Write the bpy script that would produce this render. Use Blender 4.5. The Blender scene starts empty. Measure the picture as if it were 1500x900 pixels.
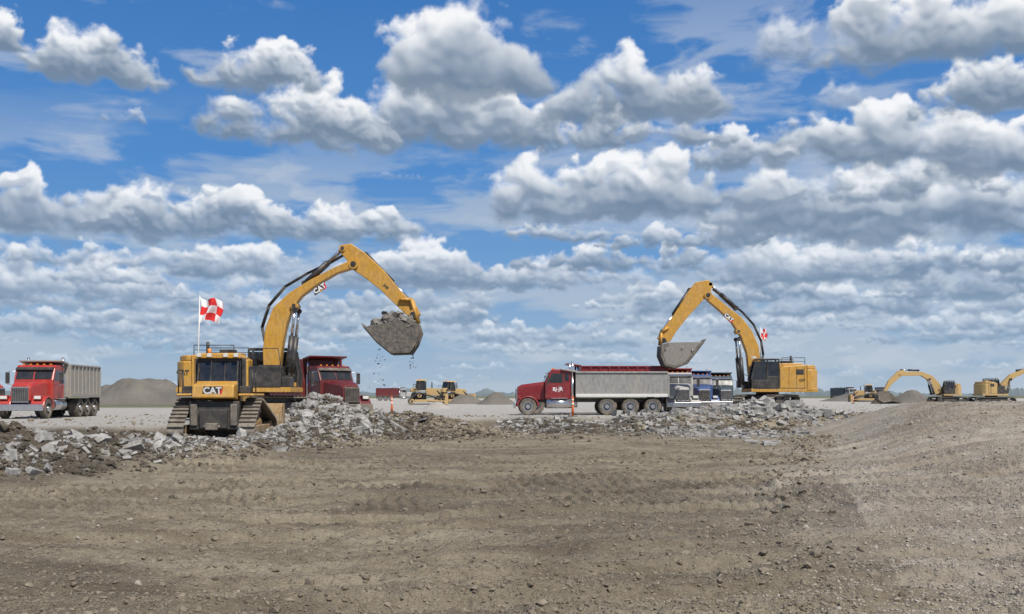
import bpy, math, random
import numpy as np
from mathutils import Vector, Matrix
random.seed(4); rng=np.random.default_rng(7)
R=math.radians
scene=bpy.context.scene
scene.view_settings.view_transform='Standard'; scene.view_settings.look='None'; scene.view_settings.exposure=0
COL=scene.collection
CH=1.8; F=1500.0; HY=580.0
# ------------------------------------------------------------ camera
cam=bpy.data.cameras.new('camera'); co=bpy.data.objects.new('camera',cam); COL.objects.link(co)
cam.sensor_width=36; cam.lens=36; cam.shift_y=130/1500; cam.clip_end=20000; cam.clip_start=0.1
co.location=(0,0,CH); co.rotation_euler=(R(90),0,0); scene.camera=co
# ------------------------------------------------------------ sun
sd=Vector((0.35,-0.60,0.95)).normalized()
sun=bpy.data.lights.new('sun','SUN'); sun.energy=5.0; sun.angle=R(0.5); sun.color=(1,0.95,0.87)
so=bpy.data.objects.new('sun',sun); COL.objects.link(so); so.rotation_euler=sd.to_track_quat('Z','Y').to_euler()
# ------------------------------------------------------------ node helpers
class NT:
    def __init__(s,t): s.t=t
    def n(s,typ,**kw):
        nd=s.t.nodes.new(typ)
        for k,v in kw.items(): setattr(nd,k,v)
        return nd
    def put(s,sock,v):
        if isinstance(v,bpy.types.NodeSocket): s.t.links.new(v,sock)
        else: sock.default_value=v
    def m(s,op,a,b=None,c=None,clamp=False):
        nd=s.n('ShaderNodeMath',operation=op,use_clamp=clamp); s.put(nd.inputs[0],a)
        if b is not None: s.put(nd.inputs[1],b)
        if c is not None: s.put(nd.inputs[2],c)
        return nd.outputs[0]
    def vm(s,op,a,b=None,c=None,out=0):
        nd=s.n('ShaderNodeVectorMath',operation=op); s.put(nd.inputs[0],a)
        if b is not None: s.put(nd.inputs[1],b)
        if c is not None: s.put(nd.inputs[2],c)
        return nd.outputs[out]
    def noise(s,vec,scale,detail=4,rough=.5,out=0):
        nd=s.n('ShaderNodeTexNoise'); s.put(nd.inputs['Vector'],vec); nd.inputs['Scale'].default_value=scale
        nd.inputs['Detail'].default_value=detail; nd.inputs['Roughness'].default_value=rough
        return nd.outputs[out]
    def mr(s,v,a,b,c=0,d=1,smooth=False):
        nd=s.n('ShaderNodeMapRange'); nd.interpolation_type='SMOOTHSTEP' if smooth else 'LINEAR'
        s.put(nd.inputs[0],v)
        for i,x in enumerate((a,b,c,d)): s.put(nd.inputs[1+i],x)
        return nd.outputs[0]
    def mix(s,f,a,b,mode='MIX'):
        nd=s.n('ShaderNodeMix',data_type='RGBA',blend_type=mode); s.put(nd.inputs[0],f)
        s.put(nd.inputs[6],a if not isinstance(a,tuple) else (*a[:3],1)); s.put(nd.inputs[7],b if not isinstance(b,tuple) else (*b[:3],1))
        return nd.outputs[2]
# ------------------------------------------------------------ numpy noise
tab=rng.random((256,256))
def vn(x,y,s=0):
    x=x+s*17.3; y=y+s*9.7
    xi=np.floor(x).astype(int); yi=np.floor(y).astype(int); fx=x-xi; fy=y-yi
    fx=fx*fx*(3-2*fx); fy=fy*fy*(3-2*fy)
    a=tab[xi&255,yi&255]; b=tab[(xi+1)&255,yi&255]; c=tab[xi&255,(yi+1)&255]; d=tab[(xi+1)&255,(yi+1)&255]
    return (a*(1-fx)+b*fx)*(1-fy)+(c*(1-fx)+d*fx)*fy-.5
def fbm(x,y,o=5,s=0,g=.5):
    r=0;a=1
    for i in range(o): r=r+a*vn(x*2**i,y*2**i,s+i); a*=g
    return r
ang=rng.random((256,256))*2*np.pi; GX=np.cos(ang); GY=np.sin(ang)
def pn(x,y,s=0):
    x=x+s*13.7; y=y+s*7.9
    xi=np.floor(x).astype(int); yi=np.floor(y).astype(int); fx=x-xi; fy=y-yi
    ux=fx**3*(fx*(fx*6-15)+10); uy=fy**3*(fy*(fy*6-15)+10)
    def gd(i,j): return GX[(xi+i)&255,(yi+j)&255]*(fx-i)+GY[(xi+i)&255,(yi+j)&255]*(fy-j)
    return ((gd(0,0)*(1-ux)+gd(1,0)*ux)*(1-uy)+(gd(0,1)*(1-ux)+gd(1,1)*ux)*uy)*1.4
def pfbm(x,y,o=5,s=0,g=.5):
    r=0;a=1
    for i in range(o): r=r+a*pn(x*2.03**i,y*2.03**i,s+i*3); a*=g
    return r
def billow(x,y,o=5,s=0,g=.5):
    r=0;a=1
    for i in range(o): r=r+a*(np.sqrt(pn(x*2.1**i,y*2.1**i,s+i*3)**2+.008)*2-.59); a*=g
    return r
def ss(a,b,x):
    t=np.clip((x-a)/(b-a),0,1); return t*t*(3-2*t)
def blur(A,r):
    r=int(max(1,r))
    for ax in (0,1,0,1):
        n=A.shape[ax]
        if n<3: continue
        P=np.concatenate([np.repeat(np.take(A,[0],ax),r+1,ax),A,np.repeat(np.take(A,[-1],ax),r,ax)],ax).cumsum(ax)
        hi=np.take(P,np.arange(2*r+1,2*r+1+n),ax); lo=np.take(P,np.arange(0,n),ax); A=(hi-lo)/(2*r+1)
    return A
def raw_mesh(name,V,Fc,smooth=False):
    me=bpy.data.meshes.new(name); k=Fc.shape[1]
    me.vertices.add(len(V)); me.vertices.foreach_set('co',np.ascontiguousarray(V,dtype=np.float32).ravel())
    me.loops.add(Fc.size); me.loops.foreach_set('vertex_index',Fc.ravel().astype(np.int32))
    me.polygons.add(len(Fc)); me.polygons.foreach_set('loop_start',np.arange(0,Fc.size,k,dtype=np.int32))
    me.update(calc_edges=True); me.validate()
    me.polygons.foreach_set('use_smooth',np.full(len(me.polygons),smooth)); me.update()
    return me
def grid_mesh(name,X,Y,Z,smooth=True):
    nr,nc=X.shape
    co_=np.stack([X,Y,Z],-1).reshape(-1,3)
    i=np.arange(nr*nc).reshape(nr,nc)
    q=np.stack([i[:-1,:-1],i[:-1,1:],i[1:,1:],i[1:,:-1]],-1).reshape(-1,4)
    return raw_mesh(name,co_,q,smooth)
def finish(ob,label,cat,kind=None,group=None):
    ob['label']=label; ob['category']=cat
    if kind: ob['kind']=kind
    if group: ob['group']=group
# ------------------------------------------------------------ world: sky texture
w=bpy.data.worlds.new('World'); scene.world=w; w.use_nodes=True
wt=w.node_tree; wt.nodes.clear(); W=NT(wt)
sky=W.n('ShaderNodeTexSky'); sky.sky_type='NISHITA'; sky.sun_disc=False
sky.sun_elevation=math.asin(sd.z); sky.sun_rotation=math.atan2(sd.x,sd.y); sky.altitude=200; sky.dust_density=1.5
b1=W.n('ShaderNodeBackground'); W.put(b1.inputs[0],sky.outputs[0]); b1.inputs[1].default_value=.08
wo=W.n('ShaderNodeOutputWorld'); W.put(wo.inputs[0],b1.outputs[0])
# ------------------------------------------------------------ sky backdrop with cumulus field, computed over azimuth/elevation
HU=F*math.pi/4; du=1.4
us=np.arange(-HU,HU+.1,du); vs=np.concatenate([np.arange(-12,660,du),np.linspace(664,F*R(45),36)])
NF=int((660+12)/du)
U,Vv=np.meshgrid(us,vs)
def lerp(a,b,t): return a*(1-t)+b*t
keys=[(-20,(.42,.51,.60)),(20,(.38,.49,.61)),(80,(.29,.44,.62)),(180,(.17,.35,.63)),(320,(.090,.265,.60)),(560,(.052,.19,.50)),(1200,(.04,.14,.40))]
kv=[k[0] for k in keys]
img=np.stack([np.interp(Vv,kv,[k[1][c] for k in keys]) for c in range(3)],-1)
def hazec(v): return np.stack([np.interp(v,kv,[k[1][c]*.98+.01 for k in keys]) for c in range(3)],-1)
def veil(s,sx,sy,off,amp,vmax,col):
    global img
    f=pfbm(U/sx+.3*pfbm(U/200,Vv/90,3,s+9),Vv/sy,6,s,.55)+off
    vl=ss(-.12,.55,f)*ss(vmax+140,vmax-60,Vv)*amp
    img=lerp(img,np.array(col),vl[...,None])
veil(40,260,60,.14+.25*ss(-200,400,U),.68,300,(.47,.55,.645))
veil(47,180,60,-.28+.50*ss(0,500,U),.45,520,(.56,.62,.70))
crng=np.random.default_rng(21)
def cloud(cu,bv,rx,h,seed,dark=1.0,soft=1.0,op=.97):
    i0=max(0,int((cu-rx*1.4+HU)/du)); i1=min(len(us),int((cu+rx*1.4+HU)/du)); j0=max(0,int((bv-h*.6+12)/du)); j1=min(NF,int((bv+h*1.35+12)/du))
    if i1-i0<6 or j1-j0<6: return
    u=U[j0:j1,i0:i1]; v=Vv[j0:j1,i0:i1]
    sc=max(h,16.)
    wx=pfbm(u/sc*1.1,v/sc*1.1,4,seed)*sc*.24; wy=pfbm(u/sc*1.1+40,v/sc*1.1,4,seed+5)*sc*.18
    uu=u+wx; vv=v+wy
    n=int(7+rx/11); acc=np.zeros_like(u); 
    pk=crng.uniform(-.5,.5)
    for k in range(n):
        x=crng.uniform(-.9,.9); e=max(.12,(1-abs(x-pk*.5)**2.0*.95))*crng.uniform(.55,1)
        r=h*crng.uniform(.20,.44)*(.45+.6*e); cy=bv+max(r*.35,h*e*crng.uniform(.15,.95)-r*.6); cx=cu+x*(rx-r*.8)
        d=np.hypot((uu-cx)/1.4,(vv-cy))/r
        acc=acc+np.exp(4.0*(1-d).clip(-3,1))
    d=np.hypot((uu-cu)/(rx*.92),(vv-bv-h*.14)/(h*.26)); acc=acc+np.exp(4.0*(1-d).clip(-3,1))
    f=np.log(acc+1e-6)/4.0
    f=f-.15+.31*billow(u/sc*1.9,v/sc*2.2,6,seed+9,.51)+.24*pfbm(u/sc*2.2,v/sc*2.6,6,seed+2,.57)
    f=f-np.clip((bv-v+wy*.6)/(h*.26),0,9)*.45
    tp=ss(.05,.6,(v-bv)/h)
    edge=soft*(.48-.20*tp+.34*ss(-.4,.5,pfbm(u/sc,v/sc,2,seed+77)))
    a=ss(0,edge+3.5/sc,f)
    a=a*(1-.40*ss(.1,-.35,(v-bv)/h))
    hg=blur(sc*.55*np.sqrt(np.clip(f,0,1.4)),sc*.028/du)
    gy,gx=np.gradient(hg,du); gx=np.clip(gx,-1.5,1.5); gy=np.clip(gy,-1.5,1.5)
    nn=1/np.sqrt(1+gx*gx+gy*gy); lam=np.clip((-gx*.30-gy*.70+.62)*nn,0,1)
    t=(v-bv)/h+.20*pfbm(u/sc*1.1,v/sc*1.3,4,seed+31)
    den=np.clip(f,0,1)*a; tau=(np.cumsum(den[::-1],0)[::-1]-den)*du/sc
    L=.29*lam+.60*ss(.04,.72,t)+.40*np.exp(-tau*2.9)-.17
    L=L+.09*pfbm(u/sc*1.6,v/sc*1.9,4,seed+50)
    L=np.clip(L,0,1)
    L=1-(1-L)*dark
    c=np.stack([np.interp(L,[0,.3,.6,.85,1],q) for q in ([.18,.285,.51,.80,.96],[.25,.355,.565,.83,.965],[.345,.45,.64,.865,.975])],-1)
    hz=np.exp(-np.clip(v,0,999)/110)*.80
    c=lerp(c,hazec(v)*1.12,hz[...,None])
    c=c+(1-a[...,None])*.06
    img[j0:j1,i0:i1]=lerp(img[j0:j1,i0:i1],c,(a*(op-.25*np.exp(-np.clip(v,0,999)/60)))[...,None])
def azel(px,py):
    az=math.atan((px-750)/F); el=math.atan((HY-py)/F*math.cos(az)); return az*F,el*F
spec=[(145,118,130,88,1),(375,128,98,96,1),(8,72,42,55,1),(690,132,128,154,1),(930,170,146,124,1),(1020,160,60,80,.85),
 (430,203,170,98,1),(610,210,215,116,1),(900,214,210,80,1),(1145,100,66,95,.6),(1222,160,46,52,.5),(1380,82,190,122,1),(1450,160,110,88,1),
 (870,318,195,118,1.15),(1010,304,165,100,1.1),(1270,235,160,115,1),(1420,252,140,106,1),(1170,330,200,122,1),(1380,340,215,122,1),
 (90,338,165,104,1),(290,340,165,86,1),(420,346,105,68,.9),(100,436,165,94,1),(535,352,110,72,.95),(340,406,130,62,1),(620,416,130,84,1),(310,450,90,48,1),
 (900,394,175,58,1),(760,422,84,58,1),(1020,462,150,74,1),(1200,412,210,76,1),(1450,434,150,74,1),(650,472,100,46,1),(480,486,100,42,1),(1330,404,180,70,1),(180,180,36,30,.6),(1080,245,90,70,.9),
 (1085,442,140,58,1),(1240,460,160,58,1),(60,486,140,48,1),(220,476,110,42,1),(560,262,66,18,.5),(1300,290,170,66,.9),(1150,215,110,60,.7),(820,352,100,40,.9),(1000,362,180,48,.9),
 (740,500,120,40,.9),(900,508,130,38,.9),(1400,500,140,44,.9),(300,512,120,36,.9)]
cl=[]
for (px,by,rx,h,o_) in spec: u_,v_=azel(px,by); cl.append((v_,u_,rx,h,1.0,o_))
for k in range(180):
    v_=8+170*crng.random()**1.15; u_=crng.uniform(-HU,HU); rx=(26+.6*v_)*crng.uniform(.6,1.8); cl.append((v_,u_,rx,min(rx*crng.uniform(.22,.42),16+.28*v_),.82,crng.uniform(.5,.95)))
for k in range(46):
    u_=crng.choice([-1,1])*crng.uniform(900,HU); v_=crng.uniform(200,640); rx=crng.uniform(80,190); cl.append((v_,u_,rx,rx*crng.uniform(.4,.6),1.0,.95))
cl.sort()
for k,(v_,u_,rx,h,dk,o_) in enumerate(cl): cloud(u_,v_,rx,h,100+k*3,dk,1.0 if o_>.7 else 2.2,min(.97,o_) if o_<1.05 else .97)
fi=np.arange(len(us)); co_i=fi[::10]
azs=[us/F]; idx=[fi]
for q in (1,2,3):
    ii=co_i[::-1] if q%2 else co_i
    a=(us[co_i]/F)+q*math.pi/2
    azs.append(a); idx.append(ii)
azs=np.concatenate(azs+[np.array([us[0]/F+2*math.pi])]); idx=np.concatenate(idx+[np.array([0])])
AZ,EL=np.meshgrid(azs,vs/F); RD=9000
me=grid_mesh('sky',RD*np.cos(EL)*np.sin(AZ),RD*np.cos(EL)*np.cos(AZ),CH+RD*np.sin(EL))
ca=me.color_attributes.new('cloud','FLOAT_COLOR','POINT'); im=img[:,idx]; ca.data.foreach_set('color',np.concatenate([im,np.ones(im.shape[:2]+(1,))],-1).astype(np.float32).ravel())
sm=bpy.data.materials.new('sky_clouds'); sm.use_nodes=True; t=NT(sm.node_tree); sm.node_tree.nodes.clear()
at=t.n('ShaderNodeAttribute',attribute_name='cloud'); em=t.n('ShaderNodeEmission'); t.put(em.inputs[0],at.outputs['Color']); mo=t.n('ShaderNodeOutputMaterial'); t.put(mo.inputs[0],em.outputs[0])
sm.cycles.emission_sampling='NONE'
me.materials.append(sm); so_=bpy.data.objects.new('sky',me); COL.objects.link(so_); finish(so_,'blue sky filled with grey based cumulus clouds','sky','structure')
# ------------------------------------------------------------ materials
DUST=(.40,.34,.26)
_mc={}
def mat(name,col,rough=.5,dust=.35,metal=0,scale=3.0,bump=.0,grime=.25):
    if name in _mc: return _mc[name]
    m=bpy.data.materials.new(name); m.use_nodes=True; t=NT(m.node_tree); bs=m.node_tree.nodes['Principled BSDF']
    tc=t.n('ShaderNodeTexCoord'); o=tc.outputs['Object']
    n1=t.noise(o,scale,5,.65); n2=t.noise(t.vm('MULTIPLY',o,(1,1,.35)),scale*4,4,.65)
    sp=t.n('ShaderNodeSeparateXYZ'); t.put(sp.inputs[0],o)
    low=t.mr(sp.outputs[2],0,3.0,.35,0.0)
    f=t.m('MULTIPLY',t.m('ADD',t.mr(n1,.35,.75,0,1),low),dust,clamp=True)
    c=t.mix(f,tuple(col),DUST)
    c=t.mix(t.mr(n2,.38,.72,0,grime),c,(col[0]*.35,col[1]*.33,col[2]*.3+.01))
    t.put(bs.inputs['Base Color'],c); t.put(bs.inputs['Roughness'],t.m('ADD',rough,t.m('MULTIPLY',f,.35),clamp=True)); bs.inputs['Metallic'].default_value=metal
    if bump:
        b=t.n('ShaderNodeBump'); b.inputs['Strength'].default_value=bump; b.inputs['Distance'].default_value=.05; t.put(b.inputs['Height'],n2); t.put(bs.inputs['Normal'],b.outputs[0])
    _mc[name]=m; return m
YEL=mat('yellow_paint',(.58,.305,.035),.42,.30,0,2.2,0,.5)
YELHAZE=mat('hazed_yellow_paint',(.50,.32,.10),.7,.5)  # distant machines: aerial haze put into the colour as a paler yellow
BLK=mat('black_paint',(.018,.018,.02),.45,.20)
STL=mat('worn_steel',(.11,.10,.088),.5,.6,.3,4,.3)
CHR=mat('chrome',(.65,.65,.67),.22,.2,.9)
RUB=mat('rubber',(.03,.028,.027),.85,.5)
GLS=mat('dark_glass',(.015,.02,.027),.08,.08)
RED=mat('red_paint',(.42,.022,.016),.3,.16)
DRED=mat('deep_red_paint',(.13,.007,.010),.42,.12,0,3,0,.5)
MAR=mat('maroon_paint',(.21,.011,.018),.3,.10)
WHT=mat('white_paint',(.72,.72,.70),.45,.25)
DWHT=mat('dirty_white_paint',(.42,.42,.41),.5,.4,0,3,0,.5)
GRY=mat('grey_steel_box',(.34,.325,.30),.5,.6,.2)
SIL=mat('silver_box',(.33,.33,.325),.42,.5,.3,2,0,.5)
BLU=mat('blue_paint',(.02,.07,.22),.35,.2)
NAV=mat('dark_teal_paint',(.02,.05,.07),.35,.2)
ORG=mat('orange_plastic',(.85,.16,.02),.5,.2)
LGT=mat('lamp_lens',(.7,.7,.65),.1,.1)
AMB=mat('amber_lens',(.8,.25,.02),.3,.1)
BUCK=mat('dusty_bucket_steel',(.085,.08,.075),.7,.55,.2,6,.6)
BUCKP=mat('pale_bucket_steel',(.24,.23,.215),.7,.6,.2,6,.4)
DIRTY=mat('muddy_blade_paint',(.30,.17,.04),.7,.75,0,2.2,.3,.6)
FRED=mat('flag_red',(.75,.03,.03),.8,.0)
FWHT=mat('flag_white',(.85,.85,.85),.8,.0)
LETW=mat('letter_white',(.85,.85,.85),.5,.0)
def rockmat(name,c1,c2,scale):
    m=bpy.data.materials.new(name); m.use_nodes=True; t=NT(m.node_tree); bs=m.node_tree.nodes['Principled BSDF']
    o=t.n('ShaderNodeTexCoord').outputs['Object']
    n=t.noise(o,scale,3,.6); n2=t.noise(o,14,5,.7)
    c=t.mix(t.mr(n,.35,.65),c1,c2); c=t.mix(t.mr(n2,.35,.7,0,.6),c,(c1[0]*.55,c1[1]*.5,c1[2]*.45))
    t.put(bs.inputs['Base Color'],c); bs.inputs['Roughness'].default_value=.95
    b=t.n('ShaderNodeBump'); b.inputs['Strength'].default_value=.7; b.inputs['Distance'].default_value=.03; t.put(b.inputs['Height'],n2); t.put(bs.inputs['Normal'],b.outputs[0])
    return m
CONC=rockmat('broken_concrete',(.22,.21,.19),(.46,.455,.44),3.2)
CLOD=rockmat('soil_clod',(.16,.133,.097),(.28,.24,.18),3.0)
DCLOD=rockmat('dark_soil_clod',(.06,.05,.037),(.135,.112,.084),2.0)
GRAV=rockmat('crushed_gravel',(.13,.12,.105),(.19,.175,.15),.25)
GRAV2=rockmat('pale_gravel',(.36,.34,.31),(.46,.44,.40),.25)
BANKG=rockmat('bank_gravel',(.26,.225,.18),(.45,.41,.35),5)
BUCKR=rockmat('dusty_rubble',(.15,.14,.125),(.30,.285,.26),1.5)
# ------------------------------------------------------------ terrain height
def poly_d(x,y,pts):
    d=np.full(np.shape(x),1e9); 
    for (x0,y0),(x1,y1) in zip(pts[:-1],pts[1:]):
        L=(x1-x0)**2+(y1-y0)**2; t=np.clip(((x-x0)*(x1-x0)+(y-y0)*(y1-y0))/L,0,1)
        d=np.minimum(d,np.hypot(x-x0-t*(x1-x0),y-y0-t*(y1-y0)))
    return d
WIND=[(-17,16),(-13,21),(-10.8,26),(-8.7,33),(-7.3,39),(-6.6,43)]
RIDGE=[(1.5,5),(2.2,8),(3.6,13),(6.2,23),(9.5,33),(13,44)]
def yedge(x): return np.interp(x,[-60,-25,-15,-9,-4,0,6,12,18,25,40,80],[39,40,41,44,50,54,57,59,62,64,62,62])
def side(x,y): return x-np.interp(y,[p[1] for p in RIDGE],[p[0] for p in RIDGE])
def H(x,y):
    x=np.asarray(x,float); y=np.asarray(y,float)
    rough=fbm(x*.35,y*.35,4,3)
    s=y-yedge(x)+2.2*fbm(x*.3,y*.3,3,9)
    pav=ss(-2.0,.4,s)
    near=1-ss(60,90,y)
    z=.6*pav
    z=z+near*(1-pav)*(rough*.12)
    wd=poly_d(x,y,WIND)
    z=z+(.60+.60*fbm(x*.6,y*.6,5,5))*np.exp(-(wd/1.4)**2)*(y>0)
    z=z+1.10*np.exp(-((x+7.7)/2.1)**2-((y-44.2)/1.6)**2)*(1+.7*fbm(x,y,4,6))
    z=z+.85*np.exp(-((x+3.7)/2.7)**2-((y-45.5)/1.6)**2)*(1+.6*fbm(x,y,4,6))
    z=z+.55*np.exp(-((x-15.0)/4.2)**2-((y-62.2)/1.8)**2)*(1+1.2*fbm(x*.8,y*.8,4,8))
    z=z+.28*np.exp(-((x-5)/5)**2-((y-54)/1.8)**2)*(1+1.3*fbm(x,y,4,8))
    z=z+(.42+.6*fbm(x*.7,y*.7,5,12))*np.exp(-((y-37.0)/1.8)**2)*ss(-11.5,-13.5,x)
    dug=ss(-8.5,-11,x)*ss(20,26,y)*(1-pav)
    z=z+dug*(fbm(x*.7,y*.7,5,11)*.6-.06)
    sd_=side(x,y)
    z=z+1.45*ss(.3,5.5,sd_)*ss(15,37,y)*(1-ss(46,58,y))+.06*ss(-.8,1.0,sd_)*(1-ss(46,58,y))
    z=z+.06*np.exp(-((sd_+.1+1.2*fbm(x*.5,y*.5,3,17))/.35)**2)*(1-ss(40,50,y))*ss(4,7,y)*(1+2.2*fbm(x*1.5,y*1.5,3,14))
    c,s_=math.cos(.2),math.sin(.2); u=(x*c+y*s_); v=(-x*s_+y*c)
    fg=(1-ss(36,48,y))*(1-pav)
    z=z+fg*(.055*fbm(u*.5,v*3.2,4,20)+.05*fbm(x*1.1,y*1.1,5,22,.6)+.034*fbm(x*9,y*9,3,25)+.034*fbm(x*4,y*4,3,27))
    band=ss(.0,.13,vn(u*.07,v*.33,30))
    z=z+fg*band*(.042*np.sin(u*24+3*vn(u,v,3))*ss(-.25,.1,vn(u*.9,v*2,33)))
    for r0 in (6.7,8.6,10.2,13.5,15.2,18.0,20.5,22.4,26,28):
        dv=(v-r0+.7*vn(u*.12,v*0,40)+.35*vn(u*.4,v*0,44))
        z=z+fg*(-.08*np.exp(-(dv/.2)**2)+.055*np.exp(-((dv-.32)/.12)**2))*ss(-.2,.05,vn(u*.3,v*0+r0,41))
    z=z+.02*fbm(x*2,y*2,3,50)*near*pav
    return z
def zones(x,y):
    s=y-yedge(x)+2.2*fbm(x*.3,y*.3,3,9)
    pav=ss(-.8,.6,s)
    wd=poly_d(x,y,WIND)
    dark=.95*ss(-8.6,-10.5,x)*ss(19,25,y)*(1-pav)
    dark=np.maximum(dark,.6*ss(-4.5,-1.5,s)*(1-pav)*(x<14))
    dark=np.maximum(dark,.45*ss(.05,.38,fbm(x*.16,y*.22,5,64)+.10*ss(4,-6,x))*(1-pav)*(side(x,y)<1))
    dark=np.clip(dark+fbm(x*.5,y*.5,3,60)*.3*(dark>.02),0,1)
    rub=.30*np.exp(-(wd/1.1)**2)+.35*np.exp(-((x+7.7)/1.8)**2-((y-43.5)/1.8)**2)
    gr=ss(-1.2,1.8,side(x,y)+fbm(x*.4,y*.4,4,62)*3.0)*(1-ss(50,60,y))
    grass=ss(95,110,y)*ss(-.2,-.27,x/np.maximum(y,1))
    grass=np.maximum(grass,ss(420,520,y))
    pv=np.clip(np.maximum(pav,rub),0,1)
    return np.stack([pv,np.clip(dark*(1-rub),0,1),gr*(1-pav),grass],-1)
rows=np.concatenate([np.linspace(-40,1,22),np.geomspace(2,5,40)[0:],np.geomspace(5.05,75,800),np.geomspace(76,9000,110)])
u=np.concatenate([-np.geomspace(3,.64,22),np.linspace(-.62,.62,760),np.geomspace(.64,3,22)])
Wd=np.sqrt(rows**2+9)
X=Wd[:,None]*u[None,:]; Y=np.repeat(rows[:,None],len(u),1)
Z=H(X,Y)
me=grid_mesh('ground',X,Y,Z)
ca=me.color_attributes.new('zone','FLOAT_COLOR','POINT'); ca.data.foreach_set('color',zones(X,Y).astype(np.float32).ravel())
gm=bpy.data.materials.new('ground_soil'); gm.use_nodes=True; t=NT(gm.node_tree); bs=gm.node_tree.nodes['Principled BSDF']
geo=t.n('ShaderNodeNewGeometry').outputs['Position']; at=t.n('ShaderNodeAttribute',attribute_name='zone')
sp=t.n('ShaderNodeSeparateColor'); t.put(sp.inputs[0],at.outputs['Color'])
nL=t.noise(geo,.22,3,.6); nM=t.noise(geo,1.3,5,.68); nS=t.noise(geo,11,5,.7); nX=t.noise(geo,45,3,.7)
st=t.noise(t.vm('MULTIPLY',geo,(.30,1.5,1)),.8,5,.68)
soil=t.mix(t.mr(nL,.38,.62),(.295,.250,.175),(.215,.180,.125))
soil=t.mix(t.mr(st,.44,.60,0,.8),soil,(.345,.300,.220))
soil=t.mix(t.mr(st,.46,.34,0,.8),soil,(.150,.120,.084))
soil=t.mix(t.mr(nM,.50,.66,0,.6),soil,(.160,.130,.092))
grav=t.mix(t.mr(nM,.35,.65),(.33,.285,.225),(.45,.405,.34))
grav=t.mix(t.mr(st,.52,.66,0,.7),grav,(.49,.45,.385))
grav=t.mix(t.mr(nL,.5,.66,0,.6),grav,(.27,.22,.17))
c=t.mix(t.m('MULTIPLY',sp.outputs[2],t.mr(nS,.2,.6,.6,1)),soil,grav)
dk=t.mix(nM,(.055,.045,.033),(.135,.108,.080))
c=t.mix(sp.outputs[1],c,dk)
pv=t.mix(t.mr(nM,.3,.7),(.41,.39,.355),(.51,.485,.445))
c=t.mix(sp.outputs[0],c,pv)
gs=t.mix(nL,(.12,.14,.07),(.20,.19,.12))
c=t.mix(at.outputs['Alpha'],c,gs)
c=t.mix(t.mr(nS,.38,.70,0,.65),c,t.mix(.5,c,(.03,.022,.015)))
c=t.mix(t.mr(nX,.58,.72,0,.6),c,(.50,.46,.39))
t.put(bs.inputs['Base Color'],c); bs.inputs['Roughness'].default_value=.95; bs.inputs['Specular IOR Level'].default_value=.2
vo=t.n('ShaderNodeTexVoronoi'); t.put(vo.inputs['Vector'],geo); vo.inputs['Scale'].default_value=22
hh=t.m('ADD',t.m('MULTIPLY',nM,2.0),t.m('ADD',t.m('MULTIPLY',nS,1.2),t.m('MULTIPLY',t.m('SUBTRACT',1,vo.outputs[0]),.3)))
hh=t.m('ADD',hh,t.m('MULTIPLY',nX,.4))
b=t.n('ShaderNodeBump'); b.inputs['Strength'].default_value=.95; b.inputs['Distance'].default_value=.07; t.put(b.inputs['Height'],hh); t.put(bs.inputs['Normal'],b.outputs[0])
me.materials.append(gm); ground=bpy.data.objects.new('ground',me); COL.objects.link(ground)
finish(ground,'graded brown soil worksite with tan gravel and dusty pavement','ground','structure')
# ------------------------------------------------------------ rock scatter
def ico():
    p=(1+5**.5)/2
    v=np.array([(-1,p,0),(1,p,0),(-1,-p,0),(1,-p,0),(0,-1,p),(0,1,p),(0,-1,-p),(0,1,-p),(p,0,-1),(p,0,1),(-p,0,-1),(-p,0,1)])/1.9
    f=np.array([(0,11,5),(0,5,1),(0,1,7),(0,7,10),(0,10,11),(1,5,9),(5,11,4),(11,10,2),(10,7,6),(7,1,8),(3,9,4),(3,4,2),(3,2,6),(3,6,8),(3,8,9),(4,9,5),(2,4,11),(6,2,10),(8,6,7),(9,8,1)])
    return v,f
def rotm(n,tilt=None):
    a=rng.uniform(0,2*np.pi,n); 
    if tilt is None: b_=rng.uniform(0,np.pi,n)
    else: b_=rng.normal(0,tilt,n)
    c_=rng.uniform(0,2*np.pi,n)
    def rz(a): 
        m=np.zeros((n,3,3)); m[:,0,0]=np.cos(a);m[:,0,1]=-np.sin(a);m[:,1,0]=np.sin(a);m[:,1,1]=np.cos(a);m[:,2,2]=1; return m
    def rx(a):
        m=np.zeros((n,3,3)); m[:,1,1]=np.cos(a);m[:,1,2]=-np.sin(a);m[:,2,1]=np.sin(a);m[:,2,2]=np.cos(a);m[:,0,0]=1; return m
    return rz(a)@rx(b_)@rz(c_)
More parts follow.
